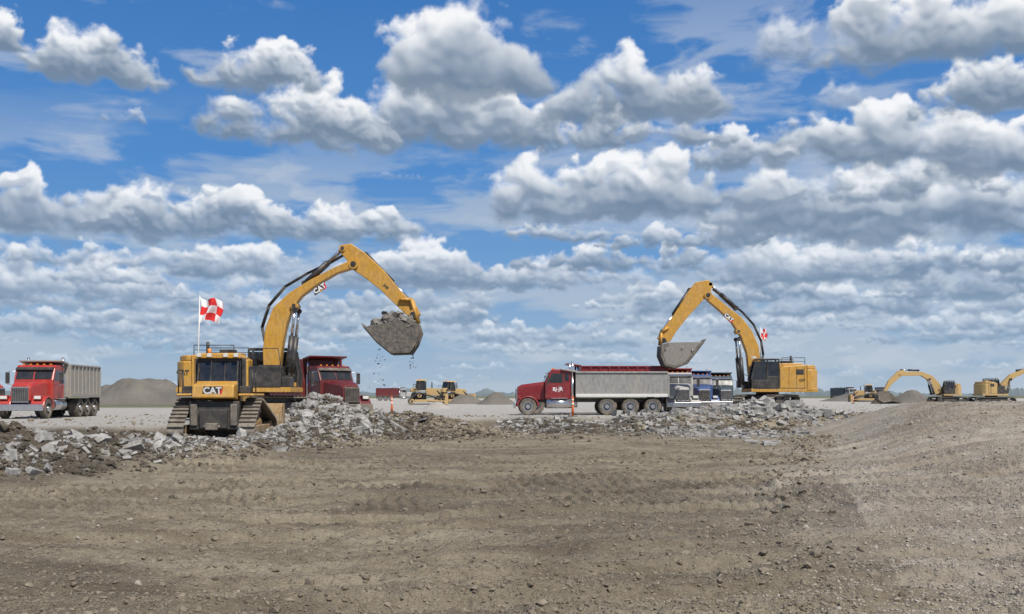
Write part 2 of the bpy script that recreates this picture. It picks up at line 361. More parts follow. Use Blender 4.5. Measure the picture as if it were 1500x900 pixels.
def scatter(name,pos,size,mt,label,cat,slab=False,tilt=.5,flat=.7):
    n=len(pos)
    if slab:
        v=np.array([(-1,-1,-1),(1,-1,-1),(1,1,-1),(-1,1,-1),(-1,-1,1),(1,-1,1),(1,1,1),(-1,1,1)],float)*.5
        f=np.array([(0,3,2,1),(4,5,6,7),(0,1,5,4),(1,2,6,5),(2,3,7,6),(3,0,4,7)])
        V=v[None]*np.ones((n,1,1)); j=rng.uniform(-.30,.30,(n,4,2)); V[:,:4,:2]+=j; V[:,4:,:2]+=j+rng.uniform(-.16,.16,(n,4,2))
        V[:,:,2]+=rng.uniform(-.16,.16,(n,8))
        sc=np.stack([rng.uniform(.7,1.5,n),rng.uniform(.5,1.0,n),rng.uniform(.25,.65,n)],-1)*size[:,None]
    else:
        v,f=ico(); V=v[None]*(1+rng.uniform(-.3,.3,(n,12,1)))
        sc=np.stack([rng.uniform(.8,1.3,n),rng.uniform(.8,1.2,n),np.full(n,flat)],-1)*size[:,None]
    V=V*sc[:,None,:]
    V=np.einsum('nij,nkj->nki',rotm(n,tilt),V)+pos[:,None,:]
    k=V.shape[1]; Fc=(f[None]+(np.arange(n)*k)[:,None,None]).reshape(-1,f.shape[1])
    me=raw_mesh(name,V.reshape(-1,3),Fc); me.materials.append(mt)
    o=bpy.data.objects.new(name,me); COL.objects.link(o); finish(o,label,cat,'stuff'); return o
def on(x,y,lift): return np.stack([x,y,H(x,y)+lift],-1)
n=50000
D=CH*F/rng.uniform(42,345,n); x=D*rng.uniform(-.56,.56,n); sz=np.clip(rng.exponential(.0062,n)+.004,0,.05)*(.6+D/20)
keep=(vn(x*.5,D*.5,70)+rng.uniform(-.5,.5,n)>-.1)&(side(x,D)<0.6); x,D_,sz=x[keep],D[keep],sz[keep]
scatter('soil_clods',on(x,D_,sz*.2),sz,CLOD,'loose brown soil clods scattered over graded ground','soil')
n=30000
D=CH*F/rng.uniform(20,345,n); x=D*rng.uniform(0.05,.58,n); k=(side(x,D)+rng.normal(0,.8,n)>.2); x,D=x[k],D[k]; sz=np.clip(rng.exponential(.0045,len(x))+.004,0,.028)*(.6+D/20)
scatter('loose_gravel',on(x,D,sz*.2),sz,BANKG,'loose tan gravel on the raised bank','gravel')
n=2600
rr=rng.uniform(4.5,44,n); x=np.interp(rr,[p[1] for p in RIDGE],[p[0] for p in RIDGE])+rng.normal(0,.5,n)-1.2*fbm(rr*.5,rr*.3,3,17); sz=np.clip(rng.exponential(.010,n)+.005,0,.06)*(.6+rr/20)
scatter('soil_clods',on(x,rr,sz*.2),sz,CLOD,'low ridge of loose clods between soil and gravel','soil')
n=160
D=CH*F/rng.uniform(50,340,n); x=D*rng.uniform(-.5,.5,n); sz=np.clip(rng.exponential(.009,n)+.008,0,.04)*(.6+D/25)
scatter('loose_stones',on(x,D,sz*.2),sz,BANKG,'scattered pale stones on the brown soil','stones')
def along(pts,n,spread):
    i=rng.integers(0,len(pts)-1,n); t_=rng.random(n); p=np.array(pts)
    q=p[i]*(1-t_[:,None])+p[i+1]*t_[:,None]; q+=rng.normal(0,spread,(n,2)); return q[:,0],q[:,1]
def csize(n,lo,mean,hi): return np.clip(lo+rng.exponential(mean,n),lo,hi)
x,y=along(WIND[1:],5200,.70); s=csize(len(x),.02,.055,.50); scatter('concrete_rubble',on(x,y,s*.08),s,CONC,'long windrow of broken grey concrete on dark soil','rubble',True,.6)
x,y=along(WIND[1:],9000,1.0); s=csize(len(x),.02,.024,.15); scatter('soil_clods',on(x,y,s*.1),s,DCLOD,'dark soil mixed into the concrete windrow','soil')
x=rng.normal(-7.7,1.35,3600); y=rng.normal(43.6,1.1,3600); s=csize(3600,.035,.065,.50); scatter('concrete_rubble',on(x,y,s*.12),s,CONC,'pile of broken concrete beside the bulldozer','rubble',True,.65)
x=rng.normal(-6.6,2.0,4600); y=rng.normal(43.6,1.2,4600); s=csize(4600,.03,.034,.2); scatter('soil_clods',on(x,y,s*.15),s,DCLOD,'dark soil clods mixed into rubble pile','soil')
x=rng.uniform(-12.6,-9,900); y=rng.normal(36.6,.5,900); s=csize(900,.03,.06,.4); scatter('concrete_rubble',on(x,y,s*.12),s,CONC,'broken concrete against the base of the bulldozer','rubble',True,.6)
x=rng.uniform(-6,1.5,900); y=yedge(x)-rng.exponential(2.0,900)-1; s=csize(900,.03,.05,.35); scatter('concrete_rubble',on(x,y,s*.1),s,CONC,'scattered concrete fragments along the brown berm','rubble',True,.5)
x=rng.normal(-3.5,2.2,3200); y=rng.normal(45,1.3,3200); s=csize(3200,.02,.03,.15); scatter('soil_clods',on(x,y,s*.15),s,CLOD,'brown clods covering the soil berm','soil')
x=rng.uniform(-1,12,1900); y=yedge(x)-rng.exponential(1.5,1900)-.4; s=csize(1900,.04,.06,.42); scatter('concrete_rubble',on(x,y,s*.1),s,CONC,'broken concrete along the torn pavement edge','rubble',True,.45)
x=rng.uniform(-1,14,3200); y=yedge(x)-rng.exponential(2.2,3200)-.8; s=csize(3200,.03,.035,.18); scatter('soil_clods',on(x,y,s*.15),s,DCLOD,'dark soil clods along the torn pavement edge','soil')
x=rng.normal(9.8,1.6,1600); y=rng.normal(50,4.2,1600); s=csize(1600,.04,.07,.6); scatter('concrete_rubble',on(x,y,s*.1),s,CONC,'flat slabs of broken concrete strewn on soil','rubble',True,.22)
x=rng.normal(14.6,2.9,2800); y=rng.normal(62,1.5,2800); s=csize(2800,.06,.11,.95); scatter('concrete_rubble',on(x,y,s*.18),s,CONC,'heap of broken concrete under the excavator','rubble',True,.45)
x=rng.uniform(-24,-9.5,9500); y=rng.uniform(23,40,9500); s=csize(9500,.02,.034,.22); scatter('soil_clods',on(x,y,s*.1),s,DCLOD,'dark moist soil clods in the dug out strip','soil')
x=rng.uniform(-24,-9.5,1200); y=40-rng.exponential(3.2,1200); s=csize(1200,.03,.07,.55); scatter('concrete_rubble',on(x,y,s*.12),s,CONC,'concrete pieces mixed in dark soil','rubble',True,.5)
x=rng.uniform(9,30,1500); y=np.clip(rng.normal(60,3,1500),50,68); s=csize(1500,.04,.05,.2); scatter('soil_clods',on(x,y,s*.2),s,CLOD,'brown clods below the gravel bank','soil')
def pile(name,px,D,wpx,hpx,mt,label,top=.25,depth=1.0):
    x0=(px-750)/F*D; rw=wpx/2/F*D; hh=hpx/F*D
    n=70; a,b_=np.meshgrid(np.linspace(-1,1,n*2),np.linspace(-1,1,n))
    r=np.hypot(a,b_); q=np.clip((1-r)/(1-top),0,1)
    q=q*(1+.25*fbm(a*3+px,b_*3,4,80))-.02
    me=grid_mesh(name,x0+a*rw,D+b_*rw*depth,.6+hh*q+.04*hh*fbm(a*14,b_*14,3,2)*(q>0.02))
    me.materials.append(mt); o=bpy.data.objects.new(name,me); COL.objects.link(o); finish(o,label,'gravel pile','stuff')
pile('gravel_pile',212,150,170,34,GRAV,'large grey brown gravel stockpile on flat ground',.4)
pile('gravel_pile',162,152,100,26,GRAV,'low gravel stockpile beside a larger one',.3)
pile('gravel_pile',728,140,62,18,GRAV,'small grey gravel pile on dusty pavement',.1)
pile('gravel_pile',680,150,70,14,GRAV,'low brown gravel pile on dusty pavement',.3)
pile('gravel_pile',640,95,44,9,GRAV2,'low white gravel pile on dusty pavement',.3)
pile('gravel_pile',1335,170,70,18,GRAV,'brown gravel pile near distant machines',.2)
pile('gravel_pile',1298,155,46,20,DCLOD,'dark soil heap under the excavator boom',.1)
pile('gravel_pile',1255,220,110,10,GRAV,'long low soil stockpile far off',.3)
def treeline():
    n=1600; xs=np.linspace(-2600,2600,n); y0=2300+60*fbm(xs*.003,xs*0,3,4)
    top=6+16*np.clip(fbm(xs*.02,xs*0+3,5,90,.65)+.25,0,1)+2.0*rng.random(n)
    X=np.stack([xs]*3); Y=np.stack([y0,y0+4,y0+14]); Z=np.stack([xs*0,top*.7,top])
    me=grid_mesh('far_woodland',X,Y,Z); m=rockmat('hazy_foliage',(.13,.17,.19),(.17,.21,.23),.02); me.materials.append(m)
    o=bpy.data.objects.new('far_woodland',me); COL.objects.link(o); finish(o,'hazy line of distant trees on the horizon','trees','stuff')
treeline()
# ------------------------------------------------------------ mesh builder
import bmesh
class MB:
    def __init__(s): s.v=[];s.f=[];s.m=[];s.s=[];s.mats=[]
    def mi(s,m):
        if m not in s.mats: s.mats.append(m)
        return s.mats.index(m)
    def add(s,V,Fc,m,sm=None):
        o=len(s.v); s.v+= [tuple(p) for p in V]; k=s.mi(m)
        for i,f in enumerate(Fc): s.f.append([o+j for j in f]); s.m.append(k); s.s.append(bool(sm[i]) if sm else False)
        return s
    def box(s,x0,x1,y0,y1,z0,z1,m,M=None):
        V=[Vector(p) for p in [(x0,y0,z0),(x1,y0,z0),(x1,y1,z0),(x0,y1,z0),(x0,y0,z1),(x1,y0,z1),(x1,y1,z1),(x0,y1,z1)]]
        if M: V=[M@p for p in V]
        return s.add(V,[(0,3,2,1),(4,5,6,7),(0,1,5,4),(1,2,6,5),(2,3,7,6),(3,0,4,7)],m)
    def prism(s,pts,y0,y1,m,M=None):
        n=len(pts); V=[Vector((p[0],y0,p[1])) for p in pts]+[Vector((p[0],y1,p[1])) for p in pts]
        if M: V=[M@p for p in V]
        return s.add(V,[list(range(n)),list(range(2*n-1,n-1,-1))]+[(i,(i+1)%n,(i+1)%n+n,i+n) for i in range(n)],m)
    def prismx(s,pts,x0,x1,m):
        n=len(pts); V=[(x0,p[0],p[1]) for p in pts]+[(x1,p[0],p[1]) for p in pts]
        return s.add(V,[list(range(n)),list(range(2*n-1,n-1,-1))]+[(i,(i+1)%n,(i+1)%n+n,i+n) for i in range(n)],m)
    def prismz(s,pts,z0,z1,m):
        n=len(pts); V=[(p[0],p[1],z0) for p in pts]+[(p[0],p[1],z1) for p in pts]
        return s.add(V,[list(range(n)),list(range(2*n-1,n-1,-1))]+[(i,(i+1)%n,(i+1)%n+n,i+n) for i in range(n)],m)
    def cyl(s,p0,p1,r0,m,r1=None,n=14):
        r1=r0 if r1 is None else r1; p0=Vector(p0); p1=Vector(p1); q=(p1-p0).to_track_quat('Z','Y')
        V=[]
        for p,r in ((p0,r0),(p1,r1)):
            for i in range(n): a=2*math.pi*i/n; V.append(p+q@Vector((r*math.cos(a),r*math.sin(a),0)))
        Fc=[(i,(i+1)%n,(i+1)%n+n,i+n) for i in range(n)]+[list(range(n-1,-1,-1)),list(range(n,2*n))]
        return s.add(V,Fc,m,[1]*n+[0,0])
    def pipe(s,pts,r,m,n=6):
        for a,b_ in zip(pts[:-1],pts[1:]): s.cyl(a,b_,r,m,n=n)
        return s
    def obj(s,name,parent=None,bevel=.015,loc=None,label=None):
        me=bpy.data.meshes.new(name); V=s.v
        if loc: V=[(a[0]-loc[0],a[1]-loc[1],a[2]-loc[2]) for a in V]
        me.from_pydata(V,[],s.f)
        for m in s.mats: me.materials.append(m)
        me.polygons.foreach_set('material_index',s.m); me.polygons.foreach_set('use_smooth',s.s)
        bm=bmesh.new(); bm.from_mesh(me); bmesh.ops.recalc_face_normals(bm,faces=bm.faces); bm.to_mesh(me); bm.free()
        o=bpy.data.objects.new(name,me); COL.objects.link(o)
        if parent: o.parent=parent
        if loc: o.location=loc
        if bevel:
            bv=o.modifiers.new('bevel','BEVEL'); bv.width=bevel; bv.segments=2; bv.limit_method='ANGLE'; bv.angle_limit=R(40)
        if label: o['label']=label
        return o
def empty(name,loc,heading,label,cat,group=None):
    e=bpy.data.objects.new(name,None); COL.objects.link(e); e.location=loc; e.rotation_euler=(0,0,heading); e.empty_display_size=.5
    finish(e,label,cat,None,group); return e
def text(body,size,parent,M,m,name='lettering',ext=.004,bold=.0):
    c=bpy.data.curves.new('t','FONT'); c.body=body; c.size=size; c.extrude=ext; c.offset=bold; c.align_x='CENTER'; c.align_y='CENTER'; c.resolution_u=3
    o=bpy.data.objects.new('t',c); COL.objects.link(o); dg=bpy.context.evaluated_depsgraph_get()
    me=bpy.data.meshes.new_from_object(o.evaluated_get(dg)); bpy.data.objects.remove(o); me.materials.clear(); me.materials.append(m)
    r=bpy.data.objects.new(name,me); COL.objects.link(r); r.parent=parent; r.matrix_local=M; return r
def patch(parent,Mx,size):
    w_,h_=size*1.15,size*.48
    mb=MB(); mb.prismz([(-w_,-h_),(w_*.8,-h_),(w_,h_),(-w_*.8,h_)],0,.006,BLK)
    o=mb.obj('logo_plate',parent,0); o.matrix_local=Mx
    mb=MB(); mb.prismz([(w_*.35,-h_),(w_*.8,-h_),(w_,h_*.9),(w_*.65,-h_*.2)],.006,.010,FRED); mb.prismz([(-size*.28,-h_*.98),(size*.28,-h_*.98),(0,-size*.02)],.0065,.0105,YEL)
    o=mb.obj('logo_emblem',parent,0); o.matrix_local=Mx
def decal(parent,pos,size,tilt,ny,with_patch=True):
    Mx=Matrix.Translation(pos)@(Matrix.Rotation(math.pi,4,'Z') if ny>0 else Matrix.Identity(4))@Matrix.Rotation(math.pi/2,4,'X')@Matrix.Rotation(tilt,4,'Z')
    if with_patch: patch(parent,Mx,size)
    text('CAT',size,parent,Mx@Matrix.Translation((0,0,.012)),LETW if with_patch else BLK,'maker_lettering',.004,size*.03)
# ------------------------------------------------------------ track path
def hull(p):
    p=sorted(set(p))
    def half(p):
        h=[]
        for q in p:
            while len(h)>1 and (h[-1][0]-h[-2][0])*(q[1]-h[-2][1])-(h[-1][1]-h[-2][1])*(q[0]-h[-2][0])<=0: h.pop()
            h.append(q)
        return h
    a=half(p); b_=half(p[::-1]); return a[:-1]+b_[:-1]
def crawler(parent,circ,y0,y1,frame,sp=.2,name='track'):
    pts=[]
    for (x,z,r) in circ: pts+=[(round(x+r*math.cos(a),5),round(z+r*math.sin(a),5)) for a in np.linspace(0,2*math.pi,36,endpoint=False)]
    hp=hull(pts); hp2=hp+[hp[0]]
    L=[0]
    for a,b_ in zip(hp2[:-1],hp2[1:]): L.append(L[-1]+math.hypot(b_[0]-a[0],b_[1]-a[1]))
    n=int(L[-1]/sp); xs=np.interp(np.linspace(0,L[-1],n,endpoint=False),L,[p[0] for p in hp2]); zs=np.interp(np.linspace(0,L[-1],n,endpoint=False),L,[p[1] for p in hp2])
    mb=MB()
    for i in range(n):
        j=(i+1)%n; a=math.atan2(zs[j]-zs[i],xs[j]-xs[i]); cx_,cz=(xs[i]+xs[j])/2,(zs[i]+zs[j])/2
        M=Matrix.Translation((cx_,0,cz))@Matrix.Rotation(-a,4,'Y')
        mb.box(-sp*.47,sp*.47,y0,y1,0,.04,STL,M); mb.box(-sp*.47,-sp*.3,y0,y1,-.07,0.0,STL,M)
        ym=(y0+y1)/2; mb.box(-sp*.4,sp*.4,ym-.1,ym+.1,.04,.12,BLK,M)
    tr=mb.obj(name,parent,0)
    for (x,z,r) in circ:
        mb=MB(); ym=(y0+y1)/2
        mb.cyl((x,ym-.13,z),(x,ym+.13,z),r-.13,frame,n=20); mb.cyl((x,ym-.2,z),(x,ym+.2,z),(r-.13)*.45,BLK,n=14)
        mb.obj('track_roller',tr,.01)
    return tr
# ------------------------------------------------------------ excavator
def excavator(label,pxc,D,z0,fc,boom,stick,shell,cyls,boom_log,tail=3.6,front=2.2,under=0.0,detail=True,group=None,buckw=.8,paint=YEL,bmat=None):
    bmat=bmat or BUCK
    x0=(pxc-750)/F*D
    E=empty('excavator',(x0,D,z0),0 if fc>0 else math.pi,label,'excavator',group)
    def c(p): return (fc*(p[0]-pxc)*D/F, CH+(HY-p[1])*D/F-z0)
    cs=-fc
    mb=MB(); mb.box(-1.2,1.2,-1.1,1.1,.55,1.0,BLK); mb.cyl((0,0,.9),(0,0,1.28),.75,BLK,n=24)
    U=mb.obj('undercarriage',E,.02); U.rotation_euler=(0,0,under)
    for yy in (-1.05,1.05):
        crawler(U,[(-2.1,.5,.48),(2.1,.5,.48),(0,.55,.46)],yy-.3,yy+.3,BLK,.2)
        mb=MB(); mb.box(-1.8,1.8,yy-.22,yy+.22,.33,.72,BLK); mb.obj('track_frame',U,.03)
    t_=-tail; dk=MB()
    dk.box(t_+.25,front-.1,-1.45,1.45,1.22,1.45,paint)
    dk.obj('turntable_deck',E,.02)
    mb=MB()
    mb.prism([(t_+1.0,1.45),(.1,1.45),(.1,2.75),(-.3,2.95),(t_+1.0,3.0)],-1.48,-.55,paint)
    mb.prism([(t_+1.0,1.45),(-.45,1.45),(-.45,2.75),(-.7,2.9),(t_+1.0,3.0)],.5,1.48,paint)
    mb.box(t_+1.0,-.5,-.54,.49,1.45,3.12,paint)
    body=mb.obj('engine_housing',E,.05)
    for s_ in (-1,1):
        mb=MB()
        for k in range(3):
            xa=t_+1.15+k*(tail-1.7)/3
            mb.box(xa,xa+.02,s_*1.485-.004,s_*1.485+.004,1.5,2.85,BLK)
        mb.box(t_+1.2,t_+1.7,s_*1.486-.006,s_*1.486+.006,2.35,2.7,BLK)
        mb.obj('housing_panel_seam',body,0)
    pts=[]
    for a in np.linspace(-1,1,15): pts.append((t_+.45*(abs(a)**2.6)*1.4,a*1.48))
    mb=MB(); mb.prismz(pts+[(t_+.99,1.48),(t_+.99,-1.48)],1.3,2.7,paint); mb.prismz([(p[0]+.12,p[1]*.97) for p in pts]+[(t_+.98,1.44),(t_+.98,-1.44)],2.7,2.98,paint)
    cw=mb.obj('counterweight',E,.06)
    mb=MB(); mb.box(.12,front-.55,-1.48,-.6,1.45,2.45,BLK); mb.box(front-.54,front-.1,-1.4,-.65,1.45,1.95,BLK); mb.box(.5,front-.7,-1.3,-.75,2.45,2.52,BLK)
    mb.obj('fuel_tank',E,.04)
    xr=-.4; xf=front-.15
    prof=[(xr,1.47),(xf-.05,1.47),(xf,2.1),(xf-.25,3.25),(xf-.4,3.35),(xr,3.35)]
    mb=MB(); mb.prism([(xr+.03,1.5),(xf-.09,1.5),(xf-.04,2.1),(xf-.29,3.22),(xr+.03,3.22)],.56,1.42,GLS); glass=mb
    fr=MB()
    def bar(a,b_,y0,y1,wd): 
        d=Vector((b_[0]-a[0],b_[1]-a[1])); n_=Vector((-d.y,d.x)).normalized()*wd/2
        fr.prism([(a[0]+n_.x,a[1]+n_.y),(b_[0]+n_.x,b_[1]+n_.y),(b_[0]-n_.x,b_[1]-n_.y),(a[0]-n_.x,a[1]-n_.y)],y0,y1,BLK)
    for (ya,yb) in ((.52,.6),(1.38,1.46)):
        for i in range(len(prof)): bar(prof[i],prof[(i+1)%len(prof)],ya,yb,.09)
        bar((xr+.75,1.5),(xr+.75,3.3),ya,yb,.1)
    fr.prism([(xr+.06,1.5),(xf-.1,1.5),(xf-.06,2.0),(xr+.85,2.0),(xr+.7,2.25),(xr+.06,2.25)],1.425,1.475,BLK)
    fr.box(xr,xf-.35,.5,1.48,3.3,3.4,BLK); fr.box(xr,xf-.1,.54,1.44,1.46,1.7,paint)
    cab=fr.obj('cab',E,.012); glass.obj('cab_window',cab,.01)
    for (ya,yb) in ((.7,.85),(1.15,1.3)):
        mb=MB(); mb.box(xf-.3,xf-.1,ya,yb,3.41,3.54,LGT); mb.obj('work_lamp',cab,.01)
    if detail:
        for yy in (-1.38,1.38):
            mb=MB(); pl=[(t_+1.1,yy,3.0),(t_+1.1,yy,3.45),(-.6,yy,3.45),(-.6,yy,2.95)]
            mb.pipe(pl,.022,BLK); mb.pipe([(t_+1.1,yy,3.22),(-.6,yy,3.22)],.016,BLK); mb.obj('handrail',E,0)
        mb=MB(); mb.pipe([(.3,-1.4,2.45),(.3,-1.4,3.3),(front-.7,-1.4,3.3),(front-.5,-1.4,2.0)],.022,BLK)
        mb.obj('handrail',E,0)
        mb=MB(); mb.cyl((t_+1.5,-.5,3.1),(t_+1.5,-.5,3.65),.08,BLK); mb.obj('exhaust_pipe',E,0)
        mb=MB(); mb.box(-1.6,-.9,-.3,.3,3.12,3.3,BLK); mb.obj('air_intake',E,.02)
        mb=MB(); mb.pipe([(front-.6,-1.4,2.3),(front+.1,-1.6,2.6),(front+.1,-1.6,2.8)],.02,BLK); mb.box(front+.05,front+.12,-1.75,-1.5,2.75,3.1,BLK); mb.obj('mirror',E,.01)
    bp=[c(p) for p in boom]; bw=.30
    mb=MB(); mb.prism(bp,-bw,bw,paint); bo=mb.obj('boom',E,.03)
    spx=[c(p) for p in stick]; mb=MB(); mb.prism(spx,-.24,.24,paint); sk=mb.obj('stick',E,.03)
    for (p,r_,w_) in shell.get('pins',[]):
        q=c(p); mb=MB(); mb.cyl((q[0],-w_,q[1]),(q[0],w_,q[1]),r_,paint,n=18); mb.cyl((q[0],-w_-.03,q[1]),(q[0],w_+.03,q[1]),r_*.55,BLK,n=12); mb.obj('pivot_pin',E,.0)
    def hyd(a,b_,ys,r,nm='hydraulic_cylinder'):
        a=c(a); b_=c(b_)
        for yy in ys:
            mb=MB(); A=Vector((a[0],yy,a[1])); Bv=Vector((b_[0],yy,b_[1])); mid=A.lerp(Bv,.6)
            mb.cyl(A,mid,r,BLK); mb.cyl(mid,Bv,r*.5,CHR); mb.cyl(A-Vector((0,.12,0)),A+Vector((0,.12,0)),r*1.1,BLK); mb.cyl(Bv-Vector((0,.12,0)),Bv+Vector((0,.12,0)),r*.9,BLK)
            mb.obj(nm,E,.0)
    for (a,b_,ys,r) in cyls: hyd(a,b_,ys,r)
    sh=[c(p) for p in shell['pts']]; cen=np.mean(np.array(sh),0)
    inn=[(p[0]+(cen[0]-p[0])*.07,p[1]+(cen[1]-p[1])*.07) for p in sh]
    mb=MB(); mb.prism(sh+inn[::-1],-buckw,buckw,bmat)
    for yy in (-buckw-.002,buckw-.05): mb.prism(sh,yy,yy+.052,bmat)
    for yy in (-buckw-.03,buckw):
        for a_,b_ in zip(sh[:-1],sh[1:]):
            ia=(a_[0]+(cen[0]-a_[0])*.2,a_[1]+(cen[1]-a_[1])*.2); ib=(b_[0]+(cen[0]-b_[0])*.2,b_[1]+(cen[1]-b_[1])*.2)
            mb.prism([a_,b_,ib,ia],yy,yy+.03,STL)
    tip=Vector(sh[-1]); dr=(tip-Vector(sh[-2])).normalized(); nn=Vector((-dr.y,dr.x))*.05
    for yy in np.linspace(-buckw+.02,buckw-.22,5):
        mb.prism([(tip.x-nn.x-dr.x*.12,tip.y-nn.y-dr.y*.12),(tip.x+nn.x-dr.x*.12,tip.y+nn.y-dr.y*.12),(tip.x+dr.x*.28,tip.y+dr.y*.28)],yy,yy+.2,STL)
    for k in range(1,len(sh)-1):
        p=sh[k]; q=sh[k+1]
        for yy in (-.55,-.2,.2,.55):
            op=(p[0]-(cen[0]-p[0])*.06,p[1]-(cen[1]-p[1])*.06); oq=(q[0]-(cen[0]-q[0])*.06,q[1]-(cen[1]-q[1])*.06)
            mb.prism([p,q,oq,op],yy-.05,yy+.05,STL)
    bk=mb.obj('bucket',E,.008)
    piv=c(shell['pivot'])
    for yy in (-.34,.30):
        lk=MB()
        for (a,b_) in shell['links']:
            a=c(a); b_=c(b_); lk.cyl((a[0],yy,a[1]),(b_[0],yy,b_[1]),.09,paint,n=8)
        lk.cyl((piv[0],yy-.08,piv[1]),(piv[0],yy+.12,piv[1]),.14,BLK)
        lk.obj('bucket_linkage',E,.0)
    if detail:
        top=shell['hose']
        pl=[c(p) for p in top]
        for yy in (-.2,-.1,.1,.2):
            mb=MB(); mb.pipe([(p[0],yy,p[1]) for p in pl],.03,BLK); mb.obj('hydraulic_hose',E,0)
        for (pos,size,tilt,txt) in boom_log:
            q=c(pos); 
            if txt=='CAT': decal(bo,Vector((q[0],cs*(bw+.004),q[1])),size,tilt,cs)
            else:
                Mx=Matrix.Translation((q[0],cs*(.25),q[1]))@(Matrix.Rotation(math.pi,4,'Z') if cs>0 else Matrix.Identity(4))@Matrix.Rotation(math.pi/2,4,'X')@Matrix.Rotation(tilt,4,'Z')
                text(txt,size,sk,Mx,BLK,'model_lettering',.004,.006)
    return E,c
E1,c1=excavator('large yellow excavator lifting a bucket of broken concrete',372,50,.75,1,
 [(388,545),(387,512),(391,480),(402,452),(425,430),(456,411),(491,393),(518,381),(523,386),(518,394),(495,401),(467,417),(443,435),(428,455),(420,482),(414,515),(410,545)],
 [(497,368),(501,360),(515,358),(535,371),(564,398),(590,430),(611,450),(616,461),(610,468),(600,466),(581,448),(555,423),(533,406),(518,396),(508,381)],
 {'pts':[(600,468),(613,476),(617,489),(611,506),(603,518),(576,519),(556,503),(537,481)],'pivot':(606,462),'links':[((586,440),(604,440)),((604,440),(613,474))],
  'hose':[(392,520),(384,480),(394,448),(418,420),(450,401),(486,384),(506,372)],'pins':[((519,388),.24,.34),((606,461),.2,.4),((503,365),.16,.3),((433,449),.17,.42)]},
 [((424,550),(435,455),(-.48,.48),.14),((447,416),(503,364),(-.12,.12),.13),((536,374),(602,441),(0,),.13)],
 [((470,424),.33,R(34),'CAT'),((566,421),.2,R(-44),'349')],under=R(35),group='yellow excavators on the worksite')
E2,c2=excavator('yellow excavator standing on rubble with bucket over a truck',1124,68,.82,-1,
 [(1115,565),(1113,535),(1110,508),(1100,485),(1085,466),(1065,450),(1040,430),(1032,434),(1036,441),(1055,457),(1071,473),(1084,493),(1093,518),(1098,565)],
 [(1019,414),(1036,411),(1044,417),(1040,428),(1024,446),(1006,466),(990,486),(981,501),(970,503),(963,496),(967,487),(982,468),(1000,441),(1010,424)],
 {'pts':[(975,503),(966,508),(965,522),(971,536),(986,540),(1004,533),(1016,518),(1028,502)],'pivot':(972,500),'links':[((978,480),(968,488)),((968,488),(967,506))],
  'hose':[(1112,550),(1118,520),(1115,500),(1104,476),(1088,458),(1068,442),(1044,424)],'pins':[((1036,433),.26,.34),((971,498),.2,.4),((1080,486),.17,.42)]},
 [((1086,565),(1080,497),(-.48,.48),.14),((1078,452),(1040,417),(-.12,.12),.13),((1010,425),(970,485),(0,),.13)],
 [((1066,466),.33,R(-42),'CAT')],tail=3.2,front=1.5,under=R(55),group='yellow excavators on the worksite',bmat=BUCKP)
decal(E2,Vector((-1.9,1.495,2.0)),.2,0,1,False)
decal(E1,Vector((-3.0,-1.497,2.15)),.3,0,-1,False)
excavator('distant yellow excavator working on a soil heap',1388,150,.6,-1,
 [(1379,576),(1376,563),(1365,551),(1350,545),(1318,545),(1315,548),(1318,551),(1348,550.5),(1361,558),(1369,578)],
 [(1325,543),(1316,543),(1301,558),(1293,574),(1297,575),(1306,563),(1321,550)],
 {'pts':[(1300,573),(1292,573),(1284,578),(1284,586),(1292,590),(1302,588)],'pivot':(1296,575),'links':[],'hose':[]},
 [((1366,577),(1360,556),(-.48,.48),.16),((1345,543),(1320,542),(0,),.14)],[],tail=1.8,front=1.2,under=R(20),detail=False,group='yellow excavators on the worksite',paint=YELHAZE)
excavator('distant yellow excavator with raised boom behind gravel bank',1452,130,.6,1,
 [(1460,578),(1465,563),(1479,549),(1498,541),(1520,542),(1522,546),(1500,547),(1484,554),(1473,567),(1469,580)],
 [(1512,538),(1522,538),(1536,552),(1546,570),(1541,572),(1528,558),(1516,548)],
 {'pts':[(1538,570),(1548,572),(1552,580),(1546,588),(1536,588),(1528,580)],'pivot':(1541,570),'links':[],'hose':[]},
 [((1472,578),(1478,556),(-.48,.48),.16),((1490,543),(1516,540),(0,),.14)],[],tail=2.0,front=1.6,under=R(0),detail=False,group='yellow excavators on the worksite',paint=YELHAZE)
def load(c,E,fc,pts,n,hb,label,fall=(),m_=None):
    P_=[]; S=[]
    for i in range(n):
        a=random.random()
        px=pts[0][0]+(pts[1][0]-pts[0][0])*a; py=pts[0][1]+(pts[1][1]-pts[0][1])*a
        up=hb*math.sin(math.pi*min(max(a,.05),.95))*random.random()
        lx,lz=c((px,py-up)); P_.append((lx*fc+E.location.x,E.location.y+random.uniform(-.75,.7)*(1-.3*up/hb),lz+E.location.z)); S.append(random.choice((.08,.12,.18,.25,.34)))
    for (px,py,s_) in fall:
        lx,lz=c((px,py)); P_.append((lx*fc+E.location.x,E.location.y+random.uniform(-.6,.6),lz+E.location.z)); S.append(s_)
    scatter('rubble_load',np.array(P_),np.array(S),m_ or BUCKR,label,'rubble',True,.9)
fall=[(604+random.gauss(0,3),519+random.random()*22,random.uniform(.03,.09)) for _ in range(14)]+[(556+random.gauss(0,5),510+random.random()*60,random.uniform(.03,.08)) for _ in range(26)]
load(c1,E1,1,[(541,484),(605,474)],480,17,'heaped concrete rubble in a raised excavator bucket',fall)
load(c2,E2,-1,[(972,512),(1014,510)],100,2,'dusty rubble lying in an excavator bucket',(),CONC)
